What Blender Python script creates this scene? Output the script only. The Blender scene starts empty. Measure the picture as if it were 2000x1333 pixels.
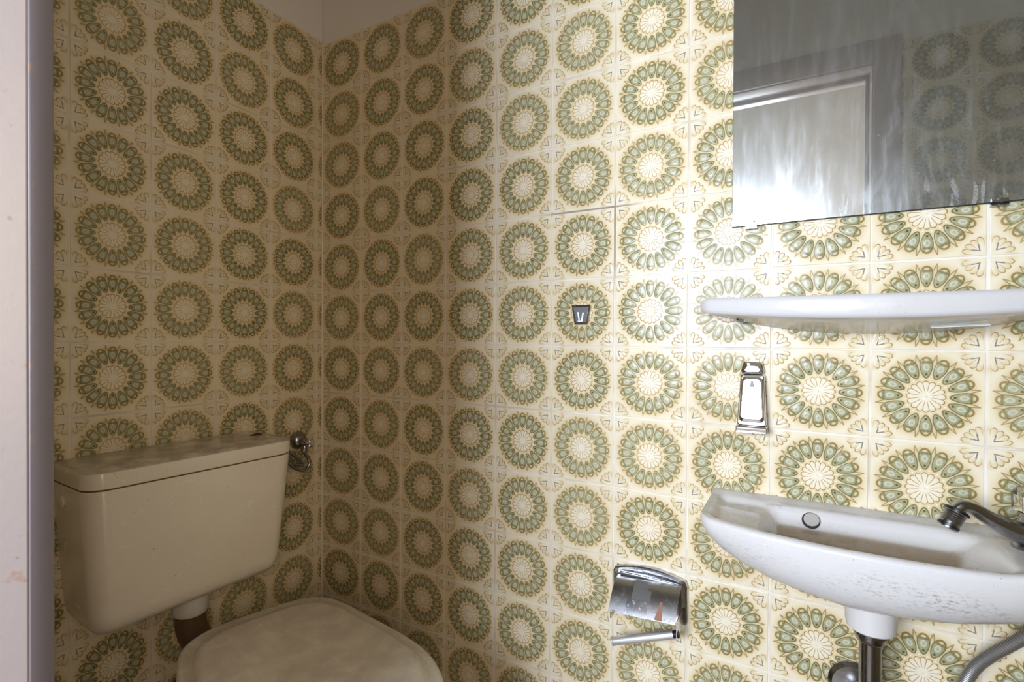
import bpy, bmesh, math, random
from mathutils import Vector, Matrix
random.seed(7)
S = bpy.context.scene
COL = S.collection
PI = math.pi

# ------------------------------------------------------------------ camera, light, exposure
cam_d = bpy.data.cameras.new('camera'); cam = bpy.data.objects.new('camera', cam_d); COL.objects.link(cam)
cam_d.sensor_width = 36.0; cam_d.sensor_fit = 'HORIZONTAL'
cam_d.lens = 999.78 * 36 / 2000
cam_d.clip_start = 0.01
CR = Vector((0.868465, 0.495732, 0.0042866)); CU = Vector((-0.007175, 0.003923, 0.999967)); CF = Vector((-0.495698, 0.868467, -0.006964))
CP = Vector((1.26868, -1.06219, 1.11845))
m = Matrix.Identity(4)
for i in range(3):
    m[i][0] = CR[i]; m[i][1] = CU[i]; m[i][2] = -CF[i]; m[i][3] = CP[i]
cam.matrix_world = m
S.camera = cam

W = bpy.data.worlds.new('world'); S.world = W; W.use_nodes = True
W.node_tree.nodes['Background'].inputs[0].default_value = (0.75, 0.86, 1.0, 1)
W.node_tree.nodes['Background'].inputs[1].default_value = 0.6

def area(name, loc, rot, sx, sy, power, color):
    l = bpy.data.lights.new(name, 'AREA'); l.shape = 'RECTANGLE'; l.size = sx; l.size_y = sy
    l.energy = power; l.color = color
    o = bpy.data.objects.new(name, l); COL.objects.link(o); o.location = loc; o.rotation_euler = rot
    return o
# daylight entering through the window at the far end of the hall
WX0, WX1, WZ0, WZ1, WY = 0.30, 1.20, 0.98, 1.885, -2.5
area('daylight_window', ((WX0 + WX1) / 2, WY + 0.03, (WZ0 + WZ1) / 2), (PI / 2, 0, 0), WX1 - WX0 - 0.02, WZ1 - WZ0 - 0.02, 86, (0.85, 0.955, 1.14))
# warm fill light added in the unseen hall to lift the shaded side
VY0, VY1, VZ0, VZ1, VX = -2.40, -1.15, 0.95, 2.05, 2.2
area('warm_fill_light', (VX - 0.06, (VY0 + VY1) / 2, (VZ0 + VZ1) / 2), (PI / 2, 0, PI / 2), VY1 - VY0 - 0.04, VZ1 - VZ0 - 0.04, 17, (1.0, 0.78, 0.52))

vs = S.view_settings
vs.view_transform = 'Standard'; vs.look = 'None'; vs.gamma = 1.0; vs.use_curve_mapping = False
vs.exposure = 0.0
S.cycles.use_denoising = True
S.cycles.max_bounces = 9; S.cycles.diffuse_bounces = 7; S.cycles.glossy_bounces = 4
S.cycles.caustics_reflective = True
S.cycles.sample_clamp_indirect = 6.0

# ------------------------------------------------------------------ node expression helper
def lin(c):
    c /= 255.0
    return c / 12.92 if c <= 0.04045 else ((c + 0.055) / 1.055) ** 2.4
def rgb(r, g, b): return (lin(r), lin(g), lin(b), 1.0)

class NT:
    def __init__(self, name):
        self.mat = bpy.data.materials.new(name); self.mat.use_nodes = True
        self.t = self.mat.node_tree; self.n = self.t.nodes; self.l = self.t.links
        self.bsdf = self.n['Principled BSDF']; self.out = self.n['Material Output']
    def node(self, typ, **kw):
        nd = self.n.new(typ)
        for k, v in kw.items(): setattr(nd, k, v)
        return nd
    def put(self, sock, v):
        if isinstance(v, X): v = v.s
        if isinstance(v, bpy.types.NodeSocket): self.l.new(v, sock)
        else:
            if sock.type == 'RGBA' and not hasattr(v, '__len__'): v = (v, v, v, 1)
            sock.default_value = v
    def math(self, op, *a):
        nd = self.node('ShaderNodeMath', operation=op)
        for i, v in enumerate(a): self.put(nd.inputs[i], v)
        return X(self, nd.outputs[0])
    def step(self, v, a, b):                  # smoothstep a->b gives 0->1 (a may exceed b)
        nd = self.node('ShaderNodeMapRange', interpolation_type='SMOOTHSTEP', clamp=True)
        lo, hi, f0, f1 = (a, b, 0.0, 1.0) if a < b else (b, a, 1.0, 0.0)
        self.put(nd.inputs[0], v); nd.inputs[1].default_value = lo; nd.inputs[2].default_value = hi
        nd.inputs[3].default_value = f0; nd.inputs[4].default_value = f1
        return X(self, nd.outputs[0])
    def mix(self, f, a, b):
        nd = self.node('ShaderNodeMix', data_type='RGBA')
        self.put(nd.inputs[0], f); self.put(nd.inputs[6], a); self.put(nd.inputs[7], b)
        return nd.outputs[2]
    def coord(self, kind='Object'):
        return self.node('ShaderNodeTexCoord').outputs[kind]
    def sep(self, v):
        nd = self.node('ShaderNodeSeparateXYZ'); self.l.new(v, nd.inputs[0])
        return X(self, nd.outputs[0]), X(self, nd.outputs[1]), X(self, nd.outputs[2])
    def mapping(self, v, scale=(1, 1, 1), loc=(0, 0, 0), rot=(0, 0, 0)):
        nd = self.node('ShaderNodeMapping'); self.l.new(v, nd.inputs[0])
        nd.inputs['Scale'].default_value = scale; nd.inputs['Location'].default_value = loc; nd.inputs['Rotation'].default_value = rot
        return nd.outputs[0]
    def noise(self, v, scale, detail=4, rough=0.55, dist=0.0):
        nd = self.node('ShaderNodeTexNoise'); self.l.new(v, nd.inputs['Vector'])
        nd.inputs['Scale'].default_value = scale; nd.inputs['Detail'].default_value = detail
        nd.inputs['Roughness'].default_value = rough; nd.inputs['Distortion'].default_value = dist
        return X(self, nd.outputs[0])
    def bump(self, h, strength, dist, normal=None):
        nd = self.node('ShaderNodeBump'); nd.inputs['Strength'].default_value = strength; nd.inputs['Distance'].default_value = dist
        self.put(nd.inputs['Height'], h)
        if normal is not None: self.l.new(normal, nd.inputs['Normal'])
        return nd.outputs[0]
    def set(self, **kw):
        for k, v in kw.items(): self.put(self.bsdf.inputs[k.replace('_', ' ')], v)
        return self

class X:
    def __init__(self, t, s): self.t = t; self.s = s
    def __add__(s, o): return s.t.math('ADD', s, o)
    __radd__ = __add__
    def __sub__(s, o): return s.t.math('SUBTRACT', s, o)
    def __rsub__(s, o): return s.t.math('SUBTRACT', o, s)
    def __mul__(s, o): return s.t.math('MULTIPLY', s, o)
    __rmul__ = __mul__
    def __truediv__(s, o): return s.t.math('DIVIDE', s, o)
    def __rtruediv__(s, o): return s.t.math('DIVIDE', o, s)
    def abs(s): return s.t.math('ABSOLUTE', s)
    def sqrt(s): return s.t.math('SQRT', s)
    def pow(s, e): return s.t.math('POWER', s, e)
    def sin(s): return s.t.math('SINE', s)
    def cos(s): return s.t.math('COSINE', s)
    def max(s, o): return s.t.math('MAXIMUM', s, o)
    def min(s, o): return s.t.math('MINIMUM', s, o)
    def fract_mod(s, o): return s.t.math('FLOORED_MODULO', s, o)
    def clamp(s): return s.t.math('MINIMUM', s.t.math('MAXIMUM', s, 0.0), 1.0)

HALF = 0.0735          # half a tile, metres: pattern coordinates run -1..1

def tile_material(name='glazed_flower_tile'):
    t = NT(name)
    oc = t.coord('Object')
    x, y, z = t.sep(oc)
    x = x / HALF; y = y / HALF
    # hand-printed wobble
    nz = t.noise(oc, 55.0, 2)
    nf = t.noise(oc, 900.0, 2)
    wob = (nz - 0.5) * 0.018
    r = (x * x + y * y).sqrt() + wob
    a = t.math('ARCTAN2', x, y)
    SEG = PI / 8
    aw = (a + SEG / 2).fract_mod(SEG) - SEG / 2
    asf = a.fract_mod(SEG) - SEG / 2
    u = r * aw.sin(); v = r * aw.cos()
    us = (r * asf.sin()).abs(); vsx = r * asf.cos()
    ring = lambda q, c, w: t.step((q - c).abs(), w, w * 0.35)
    def ell(cu, cv, ru, rv, uu=u, vv=v):
        p = (uu - cu) / ru; q = (vv - cv) / rv
        return (p * p + q * q).sqrt()
    # petals (egg shape, broader outwards)
    k = (v - 0.650) / 0.232
    pu = u / ((k * 0.23 + 1.0) * 0.113)
    g = (pu * pu + k * k).sqrt()
    fill = t.step(g, 1.0, 0.90)
    pline = ring(g, 0.96, 0.14)
    tip = ell(0.0, 0.825, 0.055, 0.036); tipf = t.step(tip, 1.0, 0.8); tipl = ring(tip, 1.0, 0.35)
    dot = ell(0.0, 0.45, 0.022, 0.020); dotf = t.step(dot, 1.0, 0.7)
    ov = ell(0.0, 0.655, 0.062, 0.088); ovf = t.step(ov, 1.02, 0.88)
    ovc = ring(ov, 0.28, 0.2) * 0.45
    acc = t.step(ell(0.0, 0.50, 0.03, 0.035), 1.1, 0.5)
    acc2 = t.step(ell(0.0, 0.77, 0.085, 0.028, u.abs() - 0.055), 1.2, 0.3)
    # spikes between petals
    ws = (0.945 - vsx) * 0.22
    spk = t.step((us - ws).abs(), 0.016, 0.005) * t.step(vsx, 0.72, 0.78) * t.step(vsx, 0.955, 0.94)
    gapl = t.step(us, 0.012, 0.004) * t.step(vsx, 0.50, 0.56) * t.step(vsx, 0.74, 0.66) * 0.0
    wdot = t.step(ell(0.0, 0.395, 0.02, 0.02, us, vsx), 1.1, 0.6)
    # inner flower
    lob = (a * 8.0).cos().abs()
    rs = lob.pow(0.6) * 0.060 + 0.288
    sc = t.step((r - rs).abs(), 0.016, 0.005)
    insc = t.step(r - rs, 0.01, -0.01)
    rays = t.step(us, 0.012, 0.003) * t.step(r, 0.07, 0.16) * t.step(r, 0.325, 0.29)
    ctr = t.step(r, 0.26, 0.04)
    # corner fans
    cx = 1.0 - x.abs(); cy = 1.0 - y.abs()
    rc = (cx * cx + cy * cy).sqrt() + wob
    ac = t.math('ARCTAN2', cy, cx)
    la = (ac - math.radians(8)) / math.radians(18.5)
    lmask = t.step(la, -0.12, 0.02) * t.step(la, 4.12, 3.98)
    lb = (la * PI).sin().abs()
    rsc = lb.pow(0.55) * 0.085 + 0.325
    fan = t.step((rc - rsc).abs(), 0.020, 0.007) * lmask
    infan = t.step(rc - rsc, 0.01, -0.02) * lmask
    lf = (la + 0.5).fract_mod(1.0) - 0.5
    seps = t.step((lf * 0.323 * rc).abs(), 0.012, 0.003) * t.step(rc, 0.20, 0.27) * t.step(rc, 0.345, 0.335) * lmask * 0.6
    mx = cx.max(cy); mn = cx.min(cy)
    vee = t.step((mn - ((mx - 0.10) * 0.22 + 0.105)).abs(), 0.017, 0.006) * t.step(mx, 0.09, 0.11) * t.step(mx, 0.27, 0.23)
    # per tile and blotch variation
    oi = t.node('ShaderNodeObjectInfo'); rnd = X(t, oi.outputs['Random'])
    wc = t.node('ShaderNodeNewGeometry').outputs['Position']
    blot = t.noise(wc, 5.0, 3)
    ink = (nz * 0.5 + 0.62) * (rnd * 0.25 + 0.85)
    # colours
    base = TILE_BASE; halo = TILE_HALO
    hal = (t.step(r, 1.04, 0.84) * t.step(r, 0.26, 0.38)).max(t.step((rc - 0.36).abs(), 0.13, 0.0) * 0.75)
    c = t.mix(hal * 0.85, base, halo)
    c = t.mix(t.step(r, 0.93, 0.84) * t.step(r, 0.44, 0.52) * 0.12, c, TILE_OLIVE)
    c = t.mix(ctr * 0.5, c, TILE_WHITE)
    c = t.mix(insc * 0.05, c, TILE_WHITE)
    c = t.mix(wdot * 0.8, c, TILE_WHITE)
    speck = t.step(nf, 0.35, 0.75)
    c = t.mix(fill * (speck * 0.35 + 0.55) * (rnd * 0.2 + 0.82), c, TILE_GREEN)
    c = t.mix((acc.max(acc2 * 0.6)) * fill * ink, c, TILE_DARK)
    c = t.mix(tipf * 0.85, c, halo); c = t.mix(dotf * 0.8, c, halo)
    c = t.mix(ovf * 0.9, c, TILE_OVAL); c = t.mix(ovc * fill, c, TILE_GREEN)
    edge = pline * t.step(v, 0.38, 0.42)
    c = t.mix(edge * ink * 0.82, c, t.mix(t.step(v, 0.66, 0.86), TILE_DARK, TILE_OLIVE))
    c = t.mix(tipl * 0.45 * ink * fill, c, TILE_OLIVE)
    c = t.mix(spk * ink * 0.8, c, TILE_OLIVE)
    c = t.mix(sc * ink * 0.95, c, TILE_TAN)
    c = t.mix(rays * ink * 0.8, c, TILE_TAN)
    c = t.mix(fan * ink * 0.8, c, TILE_TAN)
    c = t.mix(seps * ink * 0.8, c, TILE_TAN)
    c = t.mix(vee * 0.8, c, TILE_SLATE)
    # grime specks and faint browning
    sp = t.step(t.noise(wc, 160.0, 1), 0.765, 0.80)
    c = t.mix(sp * 0.55, c, rgb(95, 65, 35))
    c = t.mix(t.step(blot, 0.5, 0.75) * 0.16, c, rgb(190, 160, 112))
    # relief
    dome = t.step(g, 1.05, 0.35) * 0.55 + t.step(ov, 1.2, 0.1) * 0.45
    fanr = infan * t.step(rc, 0.1, 0.3) * lb * 0.55
    cen = t.step(r, 0.37, 0.28) * (0.35 + lob * 0.25)
    h = dome + fanr + cen - edge * 0.15 - sc * 0.12 - fan * 0.12
    wave = t.noise(oc, 26.0, 2) * 0.12
    nrm = t.bump(h + wave, 0.6, 0.0011)
    t.set(Base_Color=c, Roughness=t.noise(wc, 30.0, 3) * 0.12 + 0.15, Normal=nrm, IOR=1.29)
    return t.mat

TILE_BASE = rgb(226, 214, 185); TILE_HALO = rgb(214, 193, 147); TILE_WHITE = rgb(234, 225, 202)
TILE_GREEN = rgb(124, 130, 94); TILE_DARK = rgb(74, 80, 46); TILE_OVAL = rgb(194, 192, 166)
TILE_OLIVE = rgb(122, 102, 44); TILE_TAN = rgb(142, 104, 46); TILE_SLATE = rgb(76, 80, 90)

def simple(name, color, rough=0.5, metal=0.0, bump=None, **kw):
    t = NT(name); t.set(Base_Color=color, Roughness=rough, Metallic=metal)
    for k_, v_ in kw.items(): t.put(t.bsdf.inputs[k_.replace('_', ' ')], v_)
    if bump:
        oc = t.coord('Object'); t.set(Normal=t.bump(t.noise(oc, bump[0], 4), bump[1], bump[2]))
    return t.mat

def grout_material():
    t = NT('grout'); p = t.node('ShaderNodeNewGeometry').outputs['Position']
    n1 = t.noise(p, 9.0, 4); n2 = t.noise(p, 220.0, 3)
    c = t.mix(t.step(n1, 0.42, 0.7) * 0.75, rgb(226, 217, 203), rgb(186, 170, 148))
    px, py, pz = t.sep(p)                      # one row of joints has lost its grout and collected dirt
    miss = t.step((pz - 1.3999).abs(), 0.006, 0.004) * t.step(px, 0.70, 0.80) * t.step(px, 1.0, 0.92)
    miss2 = t.step((px - 0.915).abs(), 0.004, 0.003) * t.step(pz, 1.22, 1.30) * t.step(pz, 1.46, 1.40)
    c = t.mix(miss.max(miss2) * 0.8, c, rgb(112, 98, 92))
    t.set(Base_Color=c, Roughness=0.55, Normal=t.bump(n2, 0.4, 0.0006)); return t.mat

def plaster_material(name, col):
    t = NT(name); p = t.node('ShaderNodeNewGeometry').outputs['Position']
    n1 = t.noise(p, 2.5, 4); n2 = t.noise(p, 90.0, 5)
    t.set(Base_Color=t.mix(n1, col, tuple(c * 0.86 for c in col[:3]) + (1,)), Roughness=0.85, Normal=t.bump(n2, 0.25, 0.002)); return t.mat

def ceramic_material(name, col, dirt=0.5, dirtcol=rgb(92, 72, 44), rough=0.12, band=None, bowl_dirt_shade=False, updirt=0.6):
    t = NT(name); oc = t.coord('Object')
    n1 = t.noise(oc, 3.5, 5, 0.6); sp = t.step(t.noise(oc, 210.0, 2), 0.70, 0.76); sm = t.noise(oc, 24.0, 6, 0.7)
    _, _, nzz = t.sep(t.node('ShaderNodeNewGeometry').outputs['Normal'])
    c = t.mix(t.step(n1, 0.35, 0.75) * 0.25, col, tuple(a * b for a, b in zip(col[:3], (0.86, 0.80, 0.68))) + (1,))
    c = t.mix(sp * dirt * t.step(t.noise(oc, 14.0, 2), 0.42, 0.62), c, dirtcol)
    c = t.mix(t.step(nzz, 0.75, 0.98) * t.step(sm, 0.30, 0.62) * dirt * updirt, c, tuple(a * 0.62 + b * 0.38 for a, b in zip(dirtcol[:3], col[:3])) + (1,))
    if bowl_dirt_shade:  # dirt film and shade of the bowl floor, both put into the colour
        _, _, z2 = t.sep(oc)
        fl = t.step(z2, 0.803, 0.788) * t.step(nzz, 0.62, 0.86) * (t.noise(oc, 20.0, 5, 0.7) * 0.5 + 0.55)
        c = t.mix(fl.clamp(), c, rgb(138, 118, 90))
    if band:
        z0, z1 = band
        _, _, zz = t.sep(oc)
        st = t.noise(t.mapping(oc, (1.0, 1.0, 2.4)), 120.0, 5, 0.75)
        patch = t.noise(oc, 12.0, 3)
        f = t.step(zz, z0 - 0.012, (z0 + z1) / 2) * t.step(zz, z1 + 0.012, (z0 + z1) / 2) * t.step(st, 0.50, 0.66) * t.step(patch, 0.36, 0.60)
        c = t.mix(f * 0.7, c, rgb(112, 96, 78))
    t.set(Base_Color=c, Roughness=t.step(sm, 0.3, 0.8) * 0.22 + rough, Normal=t.bump(t.noise(oc, 18.0, 2), 0.12, 0.002))
    return t.mat

def chrome_material(name, col=(0.62, 0.63, 0.64, 1), rough=0.10, grime=0.4):
    t = NT(name); oc = t.coord('Object')
    n = t.noise(oc, 60.0, 6, 0.7); n2 = t.noise(oc, 420.0, 3)
    f = t.step(n, 0.50, 0.72) * t.step(n2, 0.35, 0.6) * grime
    t.set(Base_Color=t.mix(f, col, (0.10, 0.085, 0.07, 1)), Metallic=1.0, Roughness=f * 0.5 + rough, Normal=t.bump(n2, 0.10 * grime, 0.0006)); return t.mat

def mirror_material():
    t = NT('spotted_mirror'); oc = t.coord('Object'); x, y, z = t.sep(oc)
    # x: 0..width from the left edge, z: 0..height from the bottom
    streak = t.noise(t.mapping(oc, (1.0, 1.0, 0.13)), 85.0, 5, 0.65)
    wipe = t.noise(t.mapping(oc, (1.0, 1.0, 0.45), rot=(0, 0.5, 0)), 16.0, 6, 0.65, 1.2)
    fine = t.noise(oc, 480.0, 2)
    low = t.step(z, 0.33, 0.0); left = t.step(x, 0.42, 0.0)
    haze = t.step(wipe, 0.42, 0.75) * 0.35 + t.step(streak, 0.48, 0.78) * 0.4
    haze = (haze * (low * 0.8 + 0.3) + low * 0.16 + 0.20)
    # drips along the bottom edge
    drip = t.step(t.noise(t.mapping(oc, (1.0, 1.0, 0.22)), 62.0, 3, 0.5, 0.6), 0.565, 0.62) * t.step(z, 0.085, 0.02) * t.step(fine, 0.25, 0.5)
    splash = t.step(t.noise(oc, 130.0, 3), 0.66, 0.71) * t.step(z, 0.40, 0.02) * 0.7
    film = (haze.max(drip * 0.8).max(splash * 0.7)).clamp()
    gl = t.node('ShaderNodeBsdfGlossy'); gl.inputs['Color'].default_value = (0.52, 0.545, 0.51, 1); gl.inputs['Roughness'].default_value = 0.012
    g2 = t.node('ShaderNodeBsdfGlossy'); g2.inputs['Color'].default_value = (0.55, 0.58, 0.58, 1)
    t.put(g2.inputs['Roughness'], streak * 0.12 + 0.17)
    df = t.node('ShaderNodeBsdfDiffuse'); df.inputs['Color'].default_value = (0.55, 0.57, 0.55, 1)
    m1 = t.node('ShaderNodeMixShader'); t.put(m1.inputs[0], film * 0.75); t.l.new(gl.outputs[0], m1.inputs[1]); t.l.new(g2.outputs[0], m1.inputs[2])
    m2 = t.node('ShaderNodeMixShader'); t.put(m2.inputs[0], (drip * 0.32).max(splash * 0.25).max(film * 0.16)); t.l.new(m1.outputs[0], m2.inputs[1]); t.l.new(df.outputs[0], m2.inputs[2])
    # lost silvering near the bottom edge
    lost = t.step(t.noise(oc, 40.0, 5, 0.7), 0.60, 0.68) * t.step(z, 0.022, 0.006)
    m3 = t.node('ShaderNodeMixShader'); bl = t.node('ShaderNodeBsdfDiffuse'); bl.inputs['Color'].default_value = (0.03, 0.03, 0.035, 1)
    t.put(m3.inputs[0], lost); t.l.new(m2.outputs[0], m3.inputs[1]); t.l.new(bl.outputs[0], m3.inputs[2])
    t.l.new(m3.outputs[0], t.out.inputs['Surface']); return t.mat

def paint_material(name='door_frame_paint', FRAME_PAINT=(0, 0, 0, 1)):
    t = NT(name); p = t.node('ShaderNodeNewGeometry').outputs['Position']
    n = t.noise(p, 4.0, 4); st = t.step(t.noise(p, 38.0, 4, 0.6), 0.66, 0.74); sp = t.step(t.noise(p, 150.0, 2), 0.70, 0.76)
    c = t.mix(n * 0.3, FRAME_PAINT, tuple(a * 0.85 for a in FRAME_PAINT[:3]) + (1,))
    c = t.mix(st * 0.4, c, rgb(140, 100, 70)); c = t.mix(sp * 0.5, c, rgb(120, 96, 84))
    t.set(Base_Color=c, Roughness=0.32, Normal=t.bump(t.noise(p, 120.0, 3), 0.15, 0.001)); return t.mat
FRAME_PAINT = rgb(198, 182, 174)

M = dict(
    tile=tile_material(), grout=grout_material(),
    plaster=plaster_material('white_plaster', rgb(236, 229, 222)), hall=plaster_material('hall_plaster', rgb(190, 186, 180)),
    paint=paint_material('door_frame_paint', FRAME_PAINT), jambp=paint_material('grey_jamb_paint', rgb(98, 93, 97)), leafp=paint_material('pale_door_paint', rgb(152, 145, 144)),
    cream=ceramic_material('cream_ceramic', rgb(222, 213, 197), 0.75, updirt=1.1),
    seat=ceramic_material('seat_plastic', rgb(220, 211, 196), 0.6, rough=0.22),
    white=ceramic_material('white_ceramic', rgb(210, 207, 203), 0.55, band=(0.745, 0.80), rough=0.16, bowl_dirt_shade=True),
    shelfw=ceramic_material('shelf_ceramic', rgb(207, 204, 201), 0.35),
    chrome=chrome_material('chrome', (0.80, 0.81, 0.82, 1), 0.09, 0.3), dchrome=chrome_material('dull_chrome', (0.34, 0.34, 0.35, 1), 0.20, 0.6),
    pitted=chrome_material('pitted_chrome', (0.55, 0.56, 0.58, 1), 0.18, 1.0),
    mirror=mirror_material(),
    black=simple('black_rubber', rgb(22, 22, 24), 0.35), dark=simple('dark_gap', rgb(40, 36, 30), 0.6),
    sticker=simple('white_sticker', rgb(236, 240, 234), 0.5),
    acrylic=simple('clear_acrylic', (0.95, 0.97, 0.97, 1), 0.04, Transmission_Weight=1.0, IOR=1.49),
    tape=simple('grey_tape', rgb(92, 94, 94), 0.45), rust=simple('rust', rgb(146, 104, 84), 0.7, bump=(200, 0.5, 0.001)),
    seam=simple('rusty_seam', rgb(96, 66, 36), 0.7), leaf=simple('dry_leaf', rgb(72, 44, 24), 0.7), greyplug=simple('grey_plug', rgb(176, 170, 164), 0.5), tape2=simple('dark_tape', rgb(98, 97, 94), 0.4), silver2=simple('braided_steel', (0.42, 0.41, 0.40, 1), 0.42, 0.9), silver=simple('brushed_silver', (0.86, 0.86, 0.87, 1), 0.38, 0.85), sheetm=chrome_material('dull_sheet_steel', (0.30, 0.295, 0.29, 1), 0.34, 0.8), bead=simple('pale_sealant', rgb(228, 218, 200), 0.3), floor=simple('floor_lino', rgb(120, 104, 84), 0.45, bump=(60, 0.2, 0.001)),
    brown=simple('brown_pipe', rgb(88, 66, 44), 0.4), pale=simple('pale_pipe_plastic', rgb(206, 200, 190), 0.3),
)

# ------------------------------------------------------------------ mesh helpers
def link(name, me, mat=None, parent=None):
    o = bpy.data.objects.new(name, me); COL.objects.link(o)
    if mat: me.materials.append(mat)
    if parent: o.parent = parent
    return o
def mesh(name, verts, faces, mat, parent=None, smooth=40, recalc=True):
    me = bpy.data.meshes.new(name); me.from_pydata([tuple(v) for v in verts], [], faces); me.validate()
    if recalc:
        bm = bmesh.new(); bm.from_mesh(me); bmesh.ops.recalc_face_normals(bm, faces=bm.faces); bm.to_mesh(me); bm.free()
    if smooth:
        for p in me.polygons: p.use_smooth = True
        me.set_sharp_from_angle(angle=math.radians(smooth))
    return link(name, me, mat, parent)
def boxes(name, lst, mat, parent=None, bevel=0.0, seg=2):
    bm = bmesh.new()
    for (x0, y0, z0, x1, y1, z1) in lst:
        r = bmesh.ops.create_cube(bm, size=1.0)
        bmesh.ops.scale(bm, vec=(x1 - x0, y1 - y0, z1 - z0), verts=r['verts'])
        bmesh.ops.translate(bm, vec=((x0 + x1) / 2, (y0 + y1) / 2, (z0 + z1) / 2), verts=r['verts'])
    if bevel: bmesh.ops.bevel(bm, geom=list(bm.edges), offset=bevel, segments=seg, affect='EDGES', profile=0.5)
    me = bpy.data.meshes.new(name); bm.to_mesh(me); bm.free()
    if bevel:
        for p in me.polygons: p.use_smooth = True
        me.set_sharp_from_angle(angle=math.radians(50))
    return link(name, me, mat, parent)
def loft(name, rings, mat, parent=None, cap0=True, cap1=True, closed=True, smooth=40):
    n = len(rings[0]); V = [v for r in rings for v in r]; F = []
    for i in range(len(rings) - 1):
        for j in range(n if closed else n - 1):
            a = i * n + j; b = i * n + (j + 1) % n
            F.append((a, b, b + n, a + n))
    if cap0: F.append(tuple(range(n))[::-1])
    if cap1: F.append(tuple(range((len(rings) - 1) * n, len(rings) * n)))
    return mesh(name, V, F, mat, parent, smooth)
def frame_of(d):
    d = Vector(d).normalized(); a = Vector((0, 0, 1)) if abs(d.z) < 0.9 else Vector((1, 0, 0))
    x = d.cross(a).normalized(); return d, x, d.cross(x)
def lathe(name, base, axis, prof, mat, parent=None, n=24, flute=None, smooth=35):
    d, ex, ey = frame_of(axis); rings = []
    for (r, h) in prof:
        ring = []
        for j in range(n):
            a = 2 * PI * j / n; rr = r * (1 + (flute[1] * math.cos(flute[0] * a) if flute else 0))
            ring.append(Vector(base) + d * h + ex * (rr * math.cos(a)) + ey * (rr * math.sin(a)))
        rings.append(ring)
    return loft(name, rings, mat, parent, smooth=smooth)
def catmull(pts, sub=8):
    P = [Vector(p) for p in pts]; out = []
    for i in range(len(P) - 1):
        p0 = P[max(i - 1, 0)]; p1 = P[i]; p2 = P[i + 1]; p3 = P[min(i + 2, len(P) - 1)]
        for s in range(sub):
            t = s / sub
            out.append(0.5 * ((2 * p1) + (p2 - p0) * t + (2 * p0 - 5 * p1 + 4 * p2 - p3) * t * t + (3 * p1 - p0 - 3 * p2 + p3) * t ** 3))
    return out + [P[-1]]
def tube(name, pts, rad, mat, parent=None, n=14, sub=8, ridges=0.0, smooth=50):
    P = catmull(pts, sub) if sub else [Vector(p) for p in pts]
    if not hasattr(rad, '__len__'): R = [rad] * len(P)
    else:
        R = []
        for i in range(len(P)):
            f = i / (len(P) - 1) * (len(rad) - 1); k = min(int(f), len(rad) - 2); R.append(rad[k] + (rad[k + 1] - rad[k]) * (f - k))
    d = (P[1] - P[0]).normalized(); _, ex, ey = frame_of(d); rings = []
    for i, p in enumerate(P):
        nd = (P[min(i + 1, len(P) - 1)] - P[max(i - 1, 0)]).normalized()
        ex = (ex - nd * ex.dot(nd)).normalized(); ey = nd.cross(ex)
        r = R[i] * (1 + (ridges if i % 2 else -ridges))
        rings.append([p + ex * (r * math.cos(2 * PI * j / n)) + ey * (r * math.sin(2 * PI * j / n)) for j in range(n)])
    return loft(name, rings, mat, parent, smooth=smooth)
def empty(name, loc=(0, 0, 0), rot=(0, 0, 0)):
    o = bpy.data.objects.new(name, None); COL.objects.link(o); o.location = loc; o.rotation_euler = rot; o.empty_display_size = 0.05; return o
def tag(o, label, cat, kind=None, group=None):
    o['label'] = label; o['category'] = cat
    if kind: o['kind'] = kind
    if group: o['group'] = group
    return o
def rrect(hx, hy, r, cx=0, cy=0, n=6):
    pts = []
    for (sx, sy, a0) in ((1, 1, 0), (-1, 1, 90), (-1, -1, 180), (1, -1, 270)):
        for i in range(n + 1):
            a = math.radians(a0 + 90 * i / n)
            pts.append((cx + sx * (hx - r) + r * math.cos(a), cy + sy * (hy - r) + r * math.sin(a)))
    return pts

# ------------------------------------------------------------------ room shell
H = 1.11; YF = -0.865; XR = 2.0; ZT = 1.998; ZC = 2.65; FLOOR = 0.0
G = 0.0011                                   # grout sits this far behind the tile faces
DX0, DX1, DZ = 0.739, 1.443, 1.957           # door opening
WALL_T = 0.13

def wall_mesh(name, grout_boxes, plaster_boxes, label):
    o = boxes(name, grout_boxes + plaster_boxes, M['grout'])
    o.data.materials.append(M['plaster']); k = len(grout_boxes) * 6
    for i, p in enumerate(o.data.polygons): p.material_index = 0 if i < k else 1
    return tag(o, label, 'wall', 'structure')
wall_back = wall_mesh('wall_back', [(-0.12, G, FLOOR, XR + 0.12, 0.12, ZT)], [(-0.12, 0.003, ZT, XR + 0.12, 0.12, ZC)], 'wall of green and cream flower tiles carrying the basin and mirror')
wall_left = wall_mesh('wall_left', [(-0.12, YF, FLOOR, -G, G, 2.009)], [(-0.12, YF, 2.009, -0.003, G, ZC)], 'shaded tiled wall behind the toilet cistern')
wall_right = wall_mesh('wall_right', [(XR + G, YF, FLOOR, XR + 0.12, G, ZT)], [(XR + 0.003, YF, ZT, XR + 0.12, 0.003, ZC)], 'tiled side wall beyond the right edge of the basin')
YB = YF - WALL_T
wall_front = wall_mesh('wall_front', [(-0.12, YB, FLOOR, 0.45, YF - G, ZT), (DX1 + 0.03, YB, FLOOR, XR + 0.12, YF - G, ZT)],
                       [(-0.12, YB, ZT, XR + 0.12, YF - 0.003, ZC), (0.45, YB, DZ + 0.03, DX1 + 0.03, YF - 0.003, ZT)], 'wall around the doorway, seen tiled in the mirror')
HX0, HX1 = -1.0, 2.2
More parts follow.
